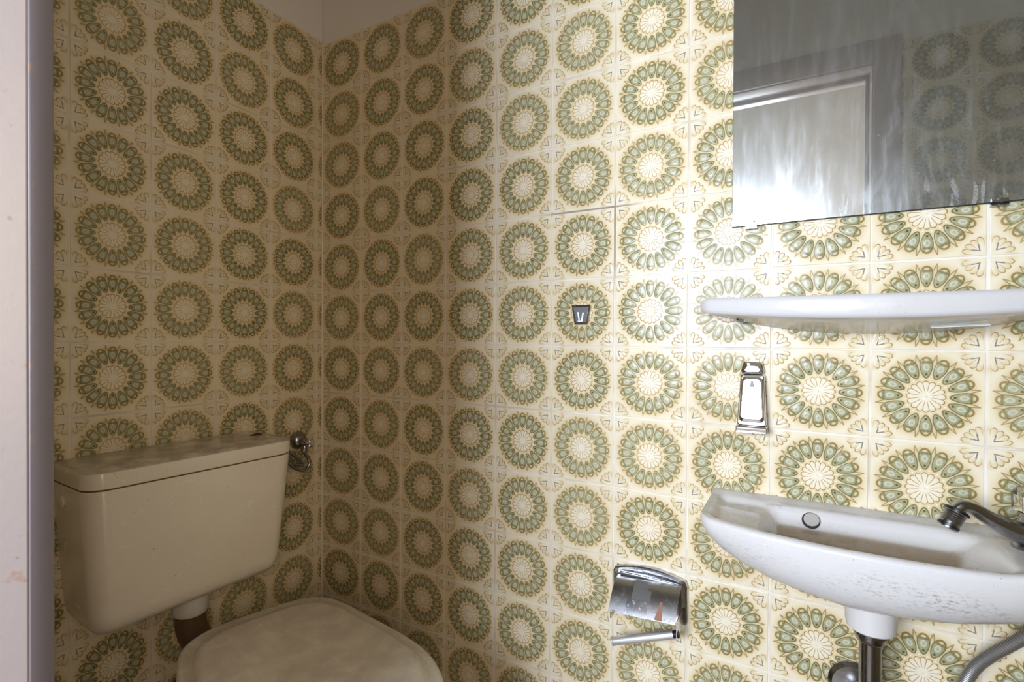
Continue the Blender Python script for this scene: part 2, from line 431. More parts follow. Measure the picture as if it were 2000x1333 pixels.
floor = tag(boxes('floor', [(HX0 - 0.1, WY - 0.2, -0.1, HX1 + 0.1, 0.15, FLOOR)], M['floor']), 'brownish floor under the toilet and basin', 'floor', 'structure')
ceiling = tag(boxes('ceiling', [(HX0 - 0.1, WY - 0.2, ZC, HX1 + 0.1, 0.15, ZC + 0.1)], M['hall']), 'white painted ceiling', 'ceiling', 'structure')
tag(boxes('wall_hall_left', [(HX0 - 0.1, WY - 0.15, FLOOR, HX0, YB, ZC)], M['hall']), 'white hall wall left of the doorway', 'wall', 'structure')
tag(boxes('wall_hall_right', [(HX1, WY - 0.15, FLOOR, HX1 + 0.1, YB, ZC)], M['hall']), 'white hall wall right of the doorway', 'wall', 'structure')
tag(boxes('wall_hall_front', [(HX0 - 0.1, YB, FLOOR, -0.12, YB + 0.1, ZC), (XR + 0.12, YB, FLOOR, HX1 + 0.1, YB + 0.1, ZC)], M['hall']), 'hall wall flanking the tiled room', 'wall', 'structure')
tag(boxes('wall_hall_end', [(HX0, WY - 0.15, FLOOR, WX0, WY, ZC), (WX1, WY - 0.15, FLOOR, HX1, WY, ZC), (WX0, WY - 0.15, FLOOR, WX1, WY, WZ0), (WX0, WY - 0.15, WZ1, WX1, WY, ZC)], M['hall']), 'far hall wall around the daylight window', 'wall', 'structure')
win = tag(boxes('window_1', [(WX0, WY - 0.08, WZ0, WX0 + 0.04, WY - 0.03, WZ1), (WX1 - 0.04, WY - 0.08, WZ0, WX1, WY - 0.03, WZ1), (WX0 + 0.04, WY - 0.08, WZ0, WX1 - 0.04, WY - 0.03, WZ0 + 0.04), (WX0 + 0.04, WY - 0.08, WZ1 - 0.04, WX1 - 0.04, WY - 0.03, WZ1)], M['paint']), 'white framed hall window giving the daylight', 'window', 'structure')

hl = empty('added_fill_panel', (VX, (VY0 + VY1) / 2, (VZ0 + VZ1) / 2)); tag(hl, 'unseen panel added on the hall wall behind the warm fill light', 'fill_light')  # panel added only to back the fill light
boxes('frame', [(-0.05, VY0 - hl.location.y, VZ0 - hl.location.z, -0.001, VY1 - hl.location.y, VZ1 - hl.location.z)], M['paint'], hl, 0.004)

# door frame: left jamb (beside the camera), head, right jamb with architrave
door = empty('door_1'); tag(door, 'grey painted door frame with rust spots at the left edge', 'door frame', 'structure')
boxes('jamb', [(0.452, -0.9008, FLOOR, DX0, -0.885, DZ + 0.0)], M['jambp'], door, 0.0012)
leaf = boxes('door_leaf', [(-0.72, 0.0, FLOOR + 0.01, 0.0, 0.040, DZ - 0.004)], M['leafp'], None, 0.0015)
leaf.location = (DX0 - 0.0006, -0.9011, 0); leaf.rotation_euler = (0, 0, math.radians(62))
tag(leaf, 'open door leaf of pale paint with rust specks, at the left picture edge', 'door')
boxes('jamb', [(DX1, YB - 0.004, FLOOR, DX1 + 0.03, YF - 0.0005, DZ)], M['paint'], door, 0.001)
boxes('head', [(0.452, YB - 0.004, DZ, DX1 + 0.03, YF - 0.0005, DZ + 0.03)], M['paint'], door, 0.001)
boxes('architrave', [(DX1 + 0.004, YF, FLOOR, DX1 + 0.072, YF + 0.012, DZ + 0.072)], M['paint'], door, 0.002)
boxes('architrave', [(DX0, YF, DZ + 0.004, DX1 + 0.0035, YF + 0.012, DZ + 0.072)], M['paint'], door, 0.002)
boxes('door_stop', [(DX1 - 0.010, YB + 0.03, FLOOR, DX1, YB + 0.055, DZ - 0.0105), (DX0, YB + 0.03, DZ - 0.010, DX1, YB + 0.055, DZ)], M['paint'], door, 0.001)

# ------------------------------------------------------------------ tiles
def tile_mesh(name, x0=-1.0, x1=1.0, y0=-1.0, y1=1.0):
    h = HALF; b = 0.0011; th = 0.006
    X0, X1, Y0, Y1 = x0 * h, x1 * h, y0 * h, y1 * h
    V = []
    for (ins, z) in ((0.0, -th), (0.0, -0.0009), (b * 0.35, -0.00025), (b, 0.0)):
        V += [(X0 + ins, Y0 + ins, z), (X1 - ins, Y0 + ins, z), (X1 - ins, Y1 - ins, z), (X0 + ins, Y1 - ins, z)]
    F = []
    for i in range(3):
        for j in range(4):
            a = i * 4 + j; c = i * 4 + (j + 1) % 4; F.append((a, c, c + 4, a + 4))
    F.append((12, 13, 14, 15))
    me = bpy.data.meshes.new(name); me.from_pydata(V, [], F); me.materials.append(M['tile'])
    for p in me.polygons: p.use_smooth = True
    me.set_sharp_from_angle(angle=math.radians(2))
    return me
FULL = tile_mesh('tile')
CUTS = {}
def cut(x0, x1, y0, y1):
    key = tuple(round(q, 2) for q in (x0, x1, y0, y1))
    if key == (-1.0, 1.0, -1.0, 1.0): return FULL
    if key not in CUTS: CUTS[key] = tile_mesh('tile', *key)
    return CUTS[key]
J = 0.0031
def lay(wall, origin, eu, ev, en, ulines, vlines, clip, skip=None):
    """tiles between consecutive grout lines; clip = (u0,u1,v0,v1) cuts edge tiles"""
    Rm = Matrix((eu, ev, en)).transposed().to_4x4()
    for i in range(len(ulines) - 1):
        for j in range(len(vlines) - 1):
            ua, ub = ulines[i] + J / 2, ulines[i + 1] - J / 2; va, vb = vlines[j] + J / 2, vlines[j + 1] - J / 2
            cu, cv = (ua + ub) / 2, (va + vb) / 2; su, sv = (ub - ua) / (2 * HALF), (vb - va) / (2 * HALF)
            a = max((clip[0] - cu) / (su * HALF), -1.0); b = min((clip[1] - cu) / (su * HALF), 1.0)
            c = max((clip[2] - cv) / (sv * HALF), -1.0); d = min((clip[3] - cv) / (sv * HALF), 1.0)
            if b - a < 0.08 or d - c < 0.08: continue
            if skip and skip(cu, cv): continue
            o = bpy.data.objects.new('tile', cut(a, b, c, d)); COL.objects.link(o); o.parent = wall
            ju, jv = random.gauss(0, 0.0003), random.gauss(0, 0.0003)
            T = Matrix.Translation(Vector(origin) + Vector(eu) * (cu + ju) + Vector(ev) * (cv + jv) + Vector(en) * random.uniform(-0.0002, 0.0002))
            tilt = Matrix.Rotation(math.radians(random.gauss(0, 0.12)), 4, 'X') @ Matrix.Rotation(math.radians(random.gauss(0, 0.12)), 4, 'Y')
            o.matrix_world = T @ Rm @ tilt @ Matrix.Diagonal((su, sv, 1, 1))

rc = [0.1642, 0.3168, 0.4663, 0.6168, 0.7661, 0.915, 1.0672, 1.2159, 1.367, 1.517, 1.667, 1.817, 1.967, 2.117]
rr = [-0.767, -0.6142, -0.4644, -0.3124, -0.1601, -0.0106, 0.1384, 0.2899, 0.4397, 0.5892, 0.7375, 0.8885]
rz = [H + q for q in [-1.229, -1.075, -0.921] + rr]
lay(wall_back, (0, 0, 0), (1, 0, 0), (0, 0, 1), (0, -1, 0), [0.0] + rc, rz, (0.0018, XR, FLOOR, 9))
lc = [0.764, 0.6141, 0.4687, 0.3218, 0.1737, 0.0238]
lr = [-0.1573, -0.0051, 0.1462, 0.2956, 0.4459, 0.598, 0.7499, 0.901]
lz = [H + q for q in [-1.223, -1.071, -0.919, -0.767, -0.6145, -0.462, -0.3095] + lr]
lay(wall_left, (0, 0, 0), (0, 1, 0), (0, 0, 1), (1, 0, 0), [-0.914] + [-q for q in lc] + [0.1285], lz, (YF, -0.0012, FLOOR, 9))
fz = [2.015 - 0.1495 * k_ for k_ in range(14, -1, -1)]
lay(wall_front, (XR, YF, 0), (-1, 0, 0), (0, 0, 1), (0, 1, 0), [-0.15 + 0.018, 0.018 + 0.0, 0.168, 0.318, 0.468, 0.618], fz, (0, XR - (DX1 + 0.073), FLOOR, 9))
lay(wall_right, (XR, 0, 0), (0, -1, 0), (0, 0, 1), (-1, 0, 0), [0.03 + 0.15 * k_ for k_ in range(-1, 7)], rz, (0.0015, -YF, FLOOR, 9))

tag(tube('trim_1', [(0.0012, -0.0012, 0.02), (0.0012, -0.0012, 1.0), (0.0012, -0.0012, 2.0)], 0.0022, M['bead'], None, 8, 1), 'pale sealant bead running down the corner between the tiled walls', 'sealant', 'structure')

# ------------------------------------------------------------------ cistern
CY, CROT = -0.436, math.radians(-3.0)
cis = empty('toilet_cistern', (0.012, CY, 0.837), (math.radians(-0.2), 0, CROT))
tag(cis, 'cream ceramic toilet cistern with dusty lid, hung on the shaded tiled wall', 'cistern')
def cis_ring(z, hw, dep, r, inset=0.0):
    pts = []
    for (sx, sy, a0, rr_) in ((1, 1, 0, r), (-1, 1, 90, 0.005), (-1, -1, 180, 0.005), (1, -1, 270, r)):
        for i in range(8):
            a = math.radians(a0 + 90 * i / 7)
            pts.append(Vector((dep / 2 - 0.004 + sx * (dep / 2 - rr_) + rr_ * math.cos(a), sy * (hw - rr_) + rr_ * math.sin(a), z)))
    return pts
loft('tank', [cis_ring(-0.2835, 0.168, 0.125, 0.02), cis_ring(-0.2795, 0.176, 0.140, 0.028), cis_ring(-0.2645, 0.184, 0.152, 0.034), cis_ring(-0.2445, 0.188, 0.156, 0.035), cis_ring(-0.12, 0.198, 0.164, 0.036), cis_ring(-0.004, 0.2065, 0.1715, 0.036), cis_ring(-0.0022, 0.2055, 0.1705, 0.036)], M['cream'], cis)
loft('seam', [cis_ring(-0.0021, 0.2040, 0.169, 0.036), cis_ring(0.0003, 0.2040, 0.169, 0.036)], M['seam'], cis)
loft('lid', [cis_ring(0.0004, 0.2055, 0.1705, 0.036), cis_ring(0.002, 0.2070, 0.172, 0.036), cis_ring(0.024, 0.2080, 0.173, 0.036), cis_ring(0.030, 0.2065, 0.171, 0.035), cis_ring(0.034, 0.201, 0.163, 0.032), cis_ring(0.0365, 0.174, 0.125, 0.03)], M['cream'], cis)
lathe('flush_button_cap', (0.045, -0.2045, -0.035), (0, -1, 0), [(0.0, 0.0), (0.014, 0.0), (0.014, 0.003), (0.0125, 0.0036), (0.0, 0.0036)], M['cream'], cis, 20)
fp = empty('flush_pipe', (0.012, CY, 0.829), (math.radians(-0.2), 0, CROT)); tag(fp, 'brownish flush pipe elbow with white nut between cistern and toilet', 'pipe')
lathe('outlet_nut', (0.072, 0.012, -0.276), (0, 0, -1), [(0.034, 0.0), (0.036, 0.010), (0.036, 0.042), (0.032, 0.050), (0.026, 0.052)], M['pale'], fp, 20)
tube('elbow', [(0.072, 0.012, -0.315), (0.074, 0.014, -0.36), (0.088, 0.028, -0.400), (0.115, 0.048, -0.425)], [0.031, 0.031, 0.032, 0.032], M['brown'], fp, 16)
leafo = mesh('dry_leaf_scrap', [(0.078, -0.286, 0.873), (0.094, -0.281, 0.8735), (0.104, -0.270, 0.8745), (0.093, -0.262, 0.876), (0.086, -0.272, 0.878), (0.080, -0.268, 0.8755), (0.088, -0.275, 0.8727)], [(0, 1, 4), (1, 2, 4), (2, 3, 4), (3, 5, 4), (5, 0, 4), (0, 6, 1), (1, 6, 2), (2, 6, 3), (3, 6, 5), (5, 6, 0)], M['leaf'], None, 30)
tag(leafo, 'small curled brown leaf scrap lying on the cistern lid', 'leaf')

# ------------------------------------------------------------------ toilet
TH = math.radians(-17); TK = 0.8983
TC = (1.52380, -0.64485)
EU = Vector((math.cos(TH), math.sin(TH), 0)); EV = Vector((-math.sin(TH), math.cos(TH), 0))
OUT = [(.150, 0), (.1505, .04), (.1525, .08), (.160, .112), (.179, .146), (.213, .172), (.27, .1885), (.332, .199), (.433, .216), (.505, .226), (.564, .229), (.614, .224), (.659, .212), (.698, .196), (.74, .167), (.78, .118), (.805, .062), (.813, 0)]
OC = (0.50, -0.2355)
def seat_ring(z, k, kf=None, du=0.0):
    half = catmull([(u, h, 0) for u, h in OUT], 3)
    pts = [(p.x, p.y) for p in half] + [(p.x, -p.y) for p in half[-2:0:-1]]
    ring = []
    for (u, h) in pts:
        kk = kf if (kf is not None and u > OC[0]) else k
        uu = OC[0] + (u - OC[0]) * kk + du; vv = OC[1] + h * k
        U = TK * uu + (1 - TK) * TC[0]; Vv = TK * vv + (1 - TK) * TC[1]
        ring.append(EU * U + EV * Vv + Vector((0, 0, z)))
    return ring
cen0 = sum(seat_ring(0, 1), Vector()) / len(seat_ring(0, 1))
toilet = empty('toilet', (cen0.x, cen0.y, FLOOR)); tag(toilet, 'cream toilet with its lid closed, turned askew below the cistern', 'toilet')
bpy.context.view_layer.update()
inv = Vector((cen0.x, cen0.y, FLOOR))
def tl(rings): return [[v - inv for v in r] for r in rings]
loft('lid', tl([seat_ring(0.4865, 0.985, 0.93), seat_ring(0.489, 0.995, 0.94), seat_ring(0.494, 0.995, 0.94), seat_ring(0.4965, 0.985, 0.93), seat_ring(0.4975, 0.965, 0.91), seat_ring(0.4985, 0.885, 0.84), seat_ring(0.5025, 0.865, 0.825), seat_ring(0.5075, 0.845, 0.80), seat_ring(0.5095, 0.80, 0.755), seat_ring(0.5115, 0.4, 0.4)]), M['seat'], toilet, smooth=60)
loft('seat', tl([seat_ring(0.462, 0.96, 0.96), seat_ring(0.465, 0.985, 0.985), seat_ring(0.476, 1.0, 1.0), seat_ring(0.482, 0.995, 0.99), seat_ring(0.485, 0.975, 0.97)]), M['seat'], toilet, smooth=60)
loft('bowl', tl([seat_ring(0.001, 0.58, 0.45), seat_ring(0.05, 0.55, 0.42), seat_ring(0.18, 0.58, 0.46), seat_ring(0.30, 0.74, 0.66), seat_ring(0.38, 0.88, 0.84), seat_ring(0.425, 0.935, 0.92), seat_ring(0.45, 0.945, 0.93), seat_ring(0.460, 0.93, 0.92)]), M['cream'], toilet, smooth=60)
tube('waste_pipe', [(0.004 - inv.x, -0.40 - inv.y, 0.27), (0.12 - inv.x, -0.40 - inv.y, 0.27), (0.30 - inv.x, -0.40 - inv.y, 0.25)], 0.052, M['brown'], toilet, 18)

# ------------------------------------------------------------------ angle valve with hose on the left wall
val = empty('angle_valve', (0, -0.087, 0.819)); tag(val, 'dark chrome angle valve with fluted knob beside the cistern', 'valve')
lathe('rosette', (0.0005, 0, 0), (1, 0, 0), [(0.026, 0), (0.026, 0.003), (0.0235, 0.012), (0.018, 0.019), (0.009, 0.023)], M['dchrome'], val, 24)
lathe('valve_body', (0.014, 0, -0.002), (1, 0, 0), [(0.008, 0), (0.008, 0.012), (0.011, 0.014), (0.011, 0.026), (0.007, 0.028)], M['dchrome'], val, 16)
lathe('knob', (0.043, 0.002, -0.003), (1, 0.10, 0.0), [(0.006, 0), (0.0115, 0.002), (0.0115, 0.013), (0.009, 0.015), (0.0, 0.0155)], M['chrome'], val, 32, (8, 0.13))
lathe('outlet', (0.032, 0, -0.008), (0, -0.15, -1), [(0.007, 0), (0.0075, 0.010), (0.0095, 0.011), (0.0095, 0.022), (0.006, 0.024)], M['dchrome'], val, 12)
tube('hose', [(0.032, -0.003, -0.030), (0.034, 0.010, -0.050), (0.035, 0.012, -0.070), (0.035, -0.004, -0.082), (0.034, -0.035, -0.068), (0.032, -0.066, -0.036), (0.030, -0.092, -0.012)], 0.0048, M['dchrome'], val, 10, 10, 0.06)
tube('hose', [(0.026, -0.092, -0.026), (0.027, -0.060, -0.042), (0.028, -0.030, -0.060), (0.030, -0.008, -0.066), (0.030, -0.016, -0.050), (0.028, -0.050, -0.020), (0.026, -0.085, 0.000)], 0.0045, M['dchrome'], val, 10, 10, 0.06)

# ------------------------------------------------------------------ wash basin (height field on a hull)
def sst(a, b, v):
    t_ = max(0.0, min(1.0, (v - a) / (b - a))); return t_ * t_ * (3 - 2 * t_)
BX0, BX1, BZ = 1.117, 1.603, 0.8215
def b_front(x):
    e = abs((x - 1.36) / 0.243); f = 0.212 - 0.048 * min(e, 1) ** 2.2
    d = min(x - BX0, BX1 - x)
    if d < 0.022: f -= 0.020 * (1 - math.sqrt(max(0.0, 1 - (1 - d / 0.022) ** 2)))
    return f
BB = [(1.117, .803), (1.124, .788), (1.133, .775), (1.152, .761), (1.175, .749), (1.228, .732), (1.278, .7235), (1.327, .7175), (1.36, .7175), (1.392, .7195), (1.451, .7265), (1.523, .7425), (1.56, .760), (1.585, .780), (1.603, .803)]
def b_bot(x):                                 # lowest point of the hull at x
    for (xa, za), (xb, zb_) in zip(BB, BB[1:]):
        if x <= xb: return za + (zb_ - za) * (x - xa) / (xb - xa)
    return BB[-1][1]
def b_hull(x, y):
    f = b_front(x); zb = b_bot(x); zf = 0.812; yn = y / f
    if yn < 0.62: return zb + (zf - zb) * 0.15 * (1 - yn / 0.62) ** 2
    c_ = min(1.0, (yn - 0.62) / 0.38) ** 1.25
    return zf - (zf - zb) * math.sqrt(max(0.0, 1 - c_ * c_)) ** 1.05
def b_top(x, y):                              # y measured from the wall, positive outwards
    f = b_front(x); z = BZ + 0.006 * sst(0.03, 0.0, y)
    rim = f - 0.014
    def soft(x0, x1, y0, y1, wx0, wx1, wy0, wy1):
        return sst(x0, x0 + wx0, x) * sst(x1, x1 - wx1, x) * sst(y0, y0 + wy0, y) * sst(y1, y1 - wy1, y)
    bowl = soft(1.205, 1.515, 0.029, rim + 0.004, 0.030, 0.055, 0.004, 0.018)
    z -= bowl * (0.031 * sst(0.029, 0.058, y) + 0.052 * sst(0.052, 0.165, y))
    if bowl > 0.01: z = max(z, b_hull(x, y) + 0.006)
    dish = soft(1.128, 1.240, 0.022, rim, 0.02, 0.01, 0.018, 0.016) * (1 - min(1.0, bowl * 2.0))
    z -= 0.009 * dish
    z += 0.005 * math.exp(-((y - (0.075 + 0.15 * (x - 1.13))) / 0.010) ** 2) * sst(1.135, 1.15, x) * sst(1.212, 1.200, x)
    z += 0.004 * sst(1.49, 1.53, x) * sst(0.03, 0.06, y)
    d = f - y
    if d < 0.010: z -= 0.010 * (1 - math.sqrt(max(0.0, 1 - (1 - d / 0.010) ** 2))) * 0.8
    return z
basin = empty('wash_basin', (1.36, 0, 0)); tag(basin, 'white ceramic hand basin with soap ledge under the mirror', 'basin')
nx, nt, nb = 90, 48, 18
V = []; F = []
xs = [BX0 + (BX1 - BX0) * (0.5 - 0.5 * math.cos(PI * (0.06 + 0.88 * i / nx))) for i in range(nx + 1)]
xs[0] = BX0 + 0.0003; xs[-1] = BX1 - 0.0003
ts = [0.5 - 0.5 * math.cos(PI * j / nt) * (1.0) for j in range(nt + 1)]
row = nt + 1 + nb + 1
for x in xs:
    f = b_front(x); zb = b_bot(x); zf = b_top(x, f)
    for t_ in ts: V.append((x - 1.36, -f * t_ , b_top(x, f * t_)))
    for j in range(1, nb + 1):
        q_ = j / nb
        if q_ < 0.72:
            ph = PI / 2 * q_ / 0.72
            V.append((x - 1.36, -f * (0.62 + 0.38 * math.cos(ph) ** 0.8), zf - (zf - zb) * math.sin(ph) ** 1.05))
        else:
            e_ = (q_ - 0.72) / 0.28
            V.append((x - 1.36, -f * 0.62 * (1 - e_), zb + (zf - zb) * 0.15 * e_ * e_))
    V.append((x - 1.36, 0.0, (zb + (zf - zb) * 0.15 + b_top(x, 0)) / 2))
for i in range(nx):
    for j in range(row):
        a = i * row + j; b = i * row + (j + 1) % row
        F.append((a, b, b + row, a + row))
F.append(tuple(range(row))[::-1]); F.append(tuple(range(nx * row, (nx + 1) * row)))
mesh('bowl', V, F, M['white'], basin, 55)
lathe('overflow_ring', (1.281 - 1.36, -0.0462, 0.8065), (0.0, -0.72, 0.69), [(0.0108, -0.003), (0.0138, -0.003), (0.0138, 0.0012), (0.0125, 0.0016), (0.0112, 0.0008), (0.0108, -0.003)], M['dark'], basin, 28)
lathe('overflow_plug', (1.281 - 1.36 + 0.0008, -0.0462, 0.8071), (0.0, -0.72, 0.69), [(0.0119, -0.003), (0.0119, 0.0026), (0.0108, 0.0034), (0.0, 0.0036)], M['greyplug'], basin, 28)
lathe('waste_boss', (1.361 - 1.36, -0.10, 0.735), (0, 0, -1), [(0.040, 0), (0.035, 0.02), (0.0333, 0.055), (0.032, 0.063), (0.028, 0.066), (0.0, 0.066)], M['white'], basin, 32)
tag(basin, 'white ceramic hand basin with soap ledge under the mirror', 'basin')

trap = empty('basin_drain_pipe', (1.361, -0.10, 0)); tag(trap, 'tarnished chrome drain pipe under the white basin', 'pipe')
lathe('flange', (0, 0, 0.669), (0, 0, -1), [(0.017, 0.0), (0.0235, 0.001), (0.0235, 0.006), (0.0205, 0.008), (0.0200, 0.016), (0.0185, 0.018), (0.016, 0.019)], M['dchrome'], trap, 28)
lathe('tailpiece', (0, 0, 0.652), (0, 0, -1), [(0.0150, 0.0), (0.0150, 0.155)], M['dchrome'], trap, 28)
lathe('bottle_trap', (0, 0, 0.51), (0, 0, -1), [(0.016, 0), (0.026, 0.002), (0.026, 0.022), (0.031, 0.024), (0.031, 0.10), (0.024, 0.112), (0.0, 0.114)], M['dchrome'], trap, 28)
tube('outlet', [(-0.003, 0.02, 0.47), (-0.006, 0.06, 0.47), (-0.01, 0.097, 0.47)], 0.016, M['dchrome'], trap, 16)
lathe('wall_rosette', (-0.012, 0.0985, 0.520), (0, -1, 0), [(0.040, 0.0), (0.040, 0.003), (0.034, 0.009), (0.016, 0.012)], M['dchrome'], trap, 28)

# ------------------------------------------------------------------ tap on the basin's right ledge
tap = empty('basin_tap', (1.553, -0.080, 0.8255)); tag(tap, 'tarnished tap with ribbed aerator at the right end of the basin', 'tap')
tb = Vector((1.553, -0.080, 0.8255))
lathe('tap_body', (0, 0, 0), (0, 0, 1), [(0.027, 0), (0.027, 0.006), (0.022, 0.012), (0.020, 0.040), (0.015, 0.050)], M['dchrome'], tap, 24)
sp = [Vector(p) - tb for p in ((1.556, -0.080, 0.846), (1.530, -0.094, 0.850), (1.498, -0.106, 0.866), (1.478, -0.113, 0.8795), (1.466, -0.117, 0.882), (1.458, -0.120, 0.875))]
tube('spout', sp, [0.017, 0.015, 0.0105, 0.0088, 0.0085, 0.0085], M['dchrome'], tap, 18, 8)
ax = Vector((-0.45, -0.28, -0.85)).normalized(); a0 = Vector((1.4600, -0.1190, 0.8775)) - tb
K_ = 0.82
lathe('aerator', a0, ax, [(r_ * K_, h_) for r_, h_ in [(0.009, 0), (0.0155, 0.001), (0.0165, 0.004), (0.0148, 0.0045), (0.0162, 0.0055)] + [q for i in range(6) for q in ((0.0162, 0.006 + i * 0.0028), (0.0150, 0.0074 + i * 0.0028))] + [(0.0150, 0.025), (0.0142, 0.0255), (0.0132, 0.031), (0.0, 0.0315)]], M['dchrome'], tap, 40)
lathe('rubber_ring', a0 + ax * 0.0018, ax, [(0.010, 0), (0.0150, 0.0006), (0.0150, 0.0034), (0.010, 0.0040)], M['black'], tap, 40)
lathe('rubber_ring', a0 + ax * 0.0250, ax, [(0.010, 0), (0.0134, 0.0003), (0.0126, 0.0040), (0.010, 0.0042)], M['black'], tap, 40)
lathe('handle', (0.004, -0.006, 0.050), (0, 0, 1), [(0.018, 0), (0.030, 0.003), (0.031, 0.026), (0.026, 0.034), (0.0, 0.036)], M['acrylic'], tap, 20, (5, 0.05), 20)
lathe('handle_core', (0.004, -0.006, 0.0495), (0, 0, 1), [(0.012, 0), (0.012, 0.028), (0.010, 0.031), (0.0, 0.0315)], M['chrome'], tap, 20)

hose = tag(tube('flexible_hose', [(1.578, -0.052, 0.722), (1.566, -0.050, 0.707), (1.543, -0.052, 0.681), (1.513, -0.055, 0.652), (1.493, -0.055, 0.625), (1.481, -0.052, 0.590), (1.473, -0.050, 0.545), (1.468, -0.046, 0.50)], 0.0084, M['silver2'], None, 14, 26, 0.05), 'braided metal hose curving below the right end of the basin', 'hose')
hv = empty('wall_valve', (1.468, 0, 0.485)); tag(hv, 'chrome angle valve feeding the braided hose below the basin', 'valve')
lathe('rosette', (0, -0.0005, 0), (0, -1, 0), [(0.026, 0), (0.025, 0.004), (0.014, 0.010)], M['dchrome'], hv, 20)
lathe('valve_body', (0, -0.008, 0), (0, -1, 0), [(0.010, 0), (0.010, 0.03), (0.013, 0.032), (0.013, 0.055), (0.0, 0.056)], M['dchrome'], hv, 16)
cap = tag(lathe('pipe_cover', (1.574, -0.0005, 0.552), (0, -1, 0), [(0.046, 0), (0.046, 0.008), (0.040, 0.020), (0.026, 0.027), (0.0, 0.029)], M['black'], None, 32), 'round black pipe cover on the wall below the braided hose', 'pipe cover')

# ------------------------------------------------------------------ ceramic shelf under the mirror
SX0, SX1 = 1.101, 1.637; SC = (SX0 + SX1) / 2; SW = (SX1 - SX0) / 2
shelf = empty('wall_shelf', (SC, 0, 1.15)); tag(shelf, 'white ceramic shelf with bowed front below the mirror', 'shelf')
def s_front(x):
    e = min(1.0, abs(x - SC) / SW); f = 0.135 - 0.052 * e ** 2.0
    d = SW - abs(x - SC)
    if d < 0.02: f -= 0.022 * (1 - math.sqrt(max(0.0, 1 - (1 - d / 0.02) ** 2)))
    return f
V = []; F = []; nx = 70; rows = None
for i in range(nx + 1):
    s_ = -math.cos(PI * i / nx); x = SC + SW * s_ * 0.9995; e = min(1.0, abs(x - SC) / SW); f = s_front(x)
    zt = 1.1865 + 0.0045 * e ** 2; zl = 1.1495 + 0.015 * e ** 2.0; zw = 1.127 + 0.043 * e ** 2.2
    dd = min(1.0, (1 - e) * 14)
    sec = [(0.0, zt - 0.012), (0.02, zt - 0.012), (f - 0.022, zt - 0.012), (f - 0.012, zt - 0.002), (f - 0.006, zt), (f - 0.0015, zt - 0.003), (f, zt - 0.008), (f, zl + 0.008), (f - 0.002, zl + 0.002), (f - 0.007, zl), (f * 0.70, zl - 0.25 * (zl - zw)), (f * 0.35, zl - 0.65 * (zl - zw)), (0.006, zw + 0.001), (0.0, zw)]
    rows = len(sec)
    mid = 0.5 * (zt + zl)
    for (yy, zz) in sec: V.append((x - SC, -max(0.0, yy), (mid + (zz - mid) * (0.72 + 0.28 * dd)) - 1.15))
for i in range(nx):
    for j in range(rows):
        a = i * rows + j; b = i * rows + (j + 1) % rows; F.append((a, b, b + rows, a + rows))
F.append(tuple(range(rows))[::-1]); F.append(tuple(range(nx * rows, (nx + 1) * rows)))
mesh('shelf_body', V, F, M['shelfw'], shelf, 50)
for sx in (-1, 1):
    lathe('screw_recess', (sx * 0.203, -0.040, 0.0045), (0.0, -0.55, -0.83), [(0.013, -0.004), (0.0125, 0.0008), (0.0105, 0.0022), (0.009, 0.0012), (0.0, 0.001)], M['shelfw'], shelf, 20)
    lathe('screw', (sx * 0.203, -0.0405, 0.0035), (0.0, -0.55, -0.83), [(0.0062, -0.002), (0.0062, 0.0022), (0.0045, 0.0038), (0.0, 0.004)], M['dchrome'], shelf, 14)
st = boxes('sticker', [(-0.034, -0.0045, -0.0003, 0.034, 0.0045, 0.0006)], M['sticker'], shelf)
st.location = (1.470 - SC, -0.066, 1.1390 - 1.15); st.rotation_euler = (math.radians(17), math.radians(-3), 0)

# ------------------------------------------------------------------ mirror
MX0, MX1, MZ0, MZ1 = 1.148, 1.612, 1.3300, 1.930
mir = empty('wall_mirror', (MX0, -0.002, MZ0)); tag(mir, 'streaky frameless mirror reflecting the doorway, above the shelf', 'mirror')
mw, mh = MX1 - MX0, MZ1 - MZ0
boxes('backing', [(0.0, -0.0032, 0.0, mw, 0.0, mh)], M['dark'], mir)
boxes('mirror_glass', [(0.0008, -0.006, 0.0008, mw - 0.0008, -0.0033, mh - 0.0008)], M['mirror'], mir)
for cx in (0.033, 0.38):
    for (zz, s) in ((0.0, 1), (mh, -1)):
        boxes('clip', [(cx - 0.010, -0.0085, min(zz - 0.004 * s, zz + 0.005 * s), cx + 0.010, -0.0062, max(zz - 0.004 * s, zz + 0.005 * s)), (cx - 0.010, -0.0085, min(zz - 0.006 * s, zz - 0.0005 * s), cx + 0.010, 0.001, max(zz - 0.006 * s, zz - 0.0005 * s))], M['dchrome'], mir)

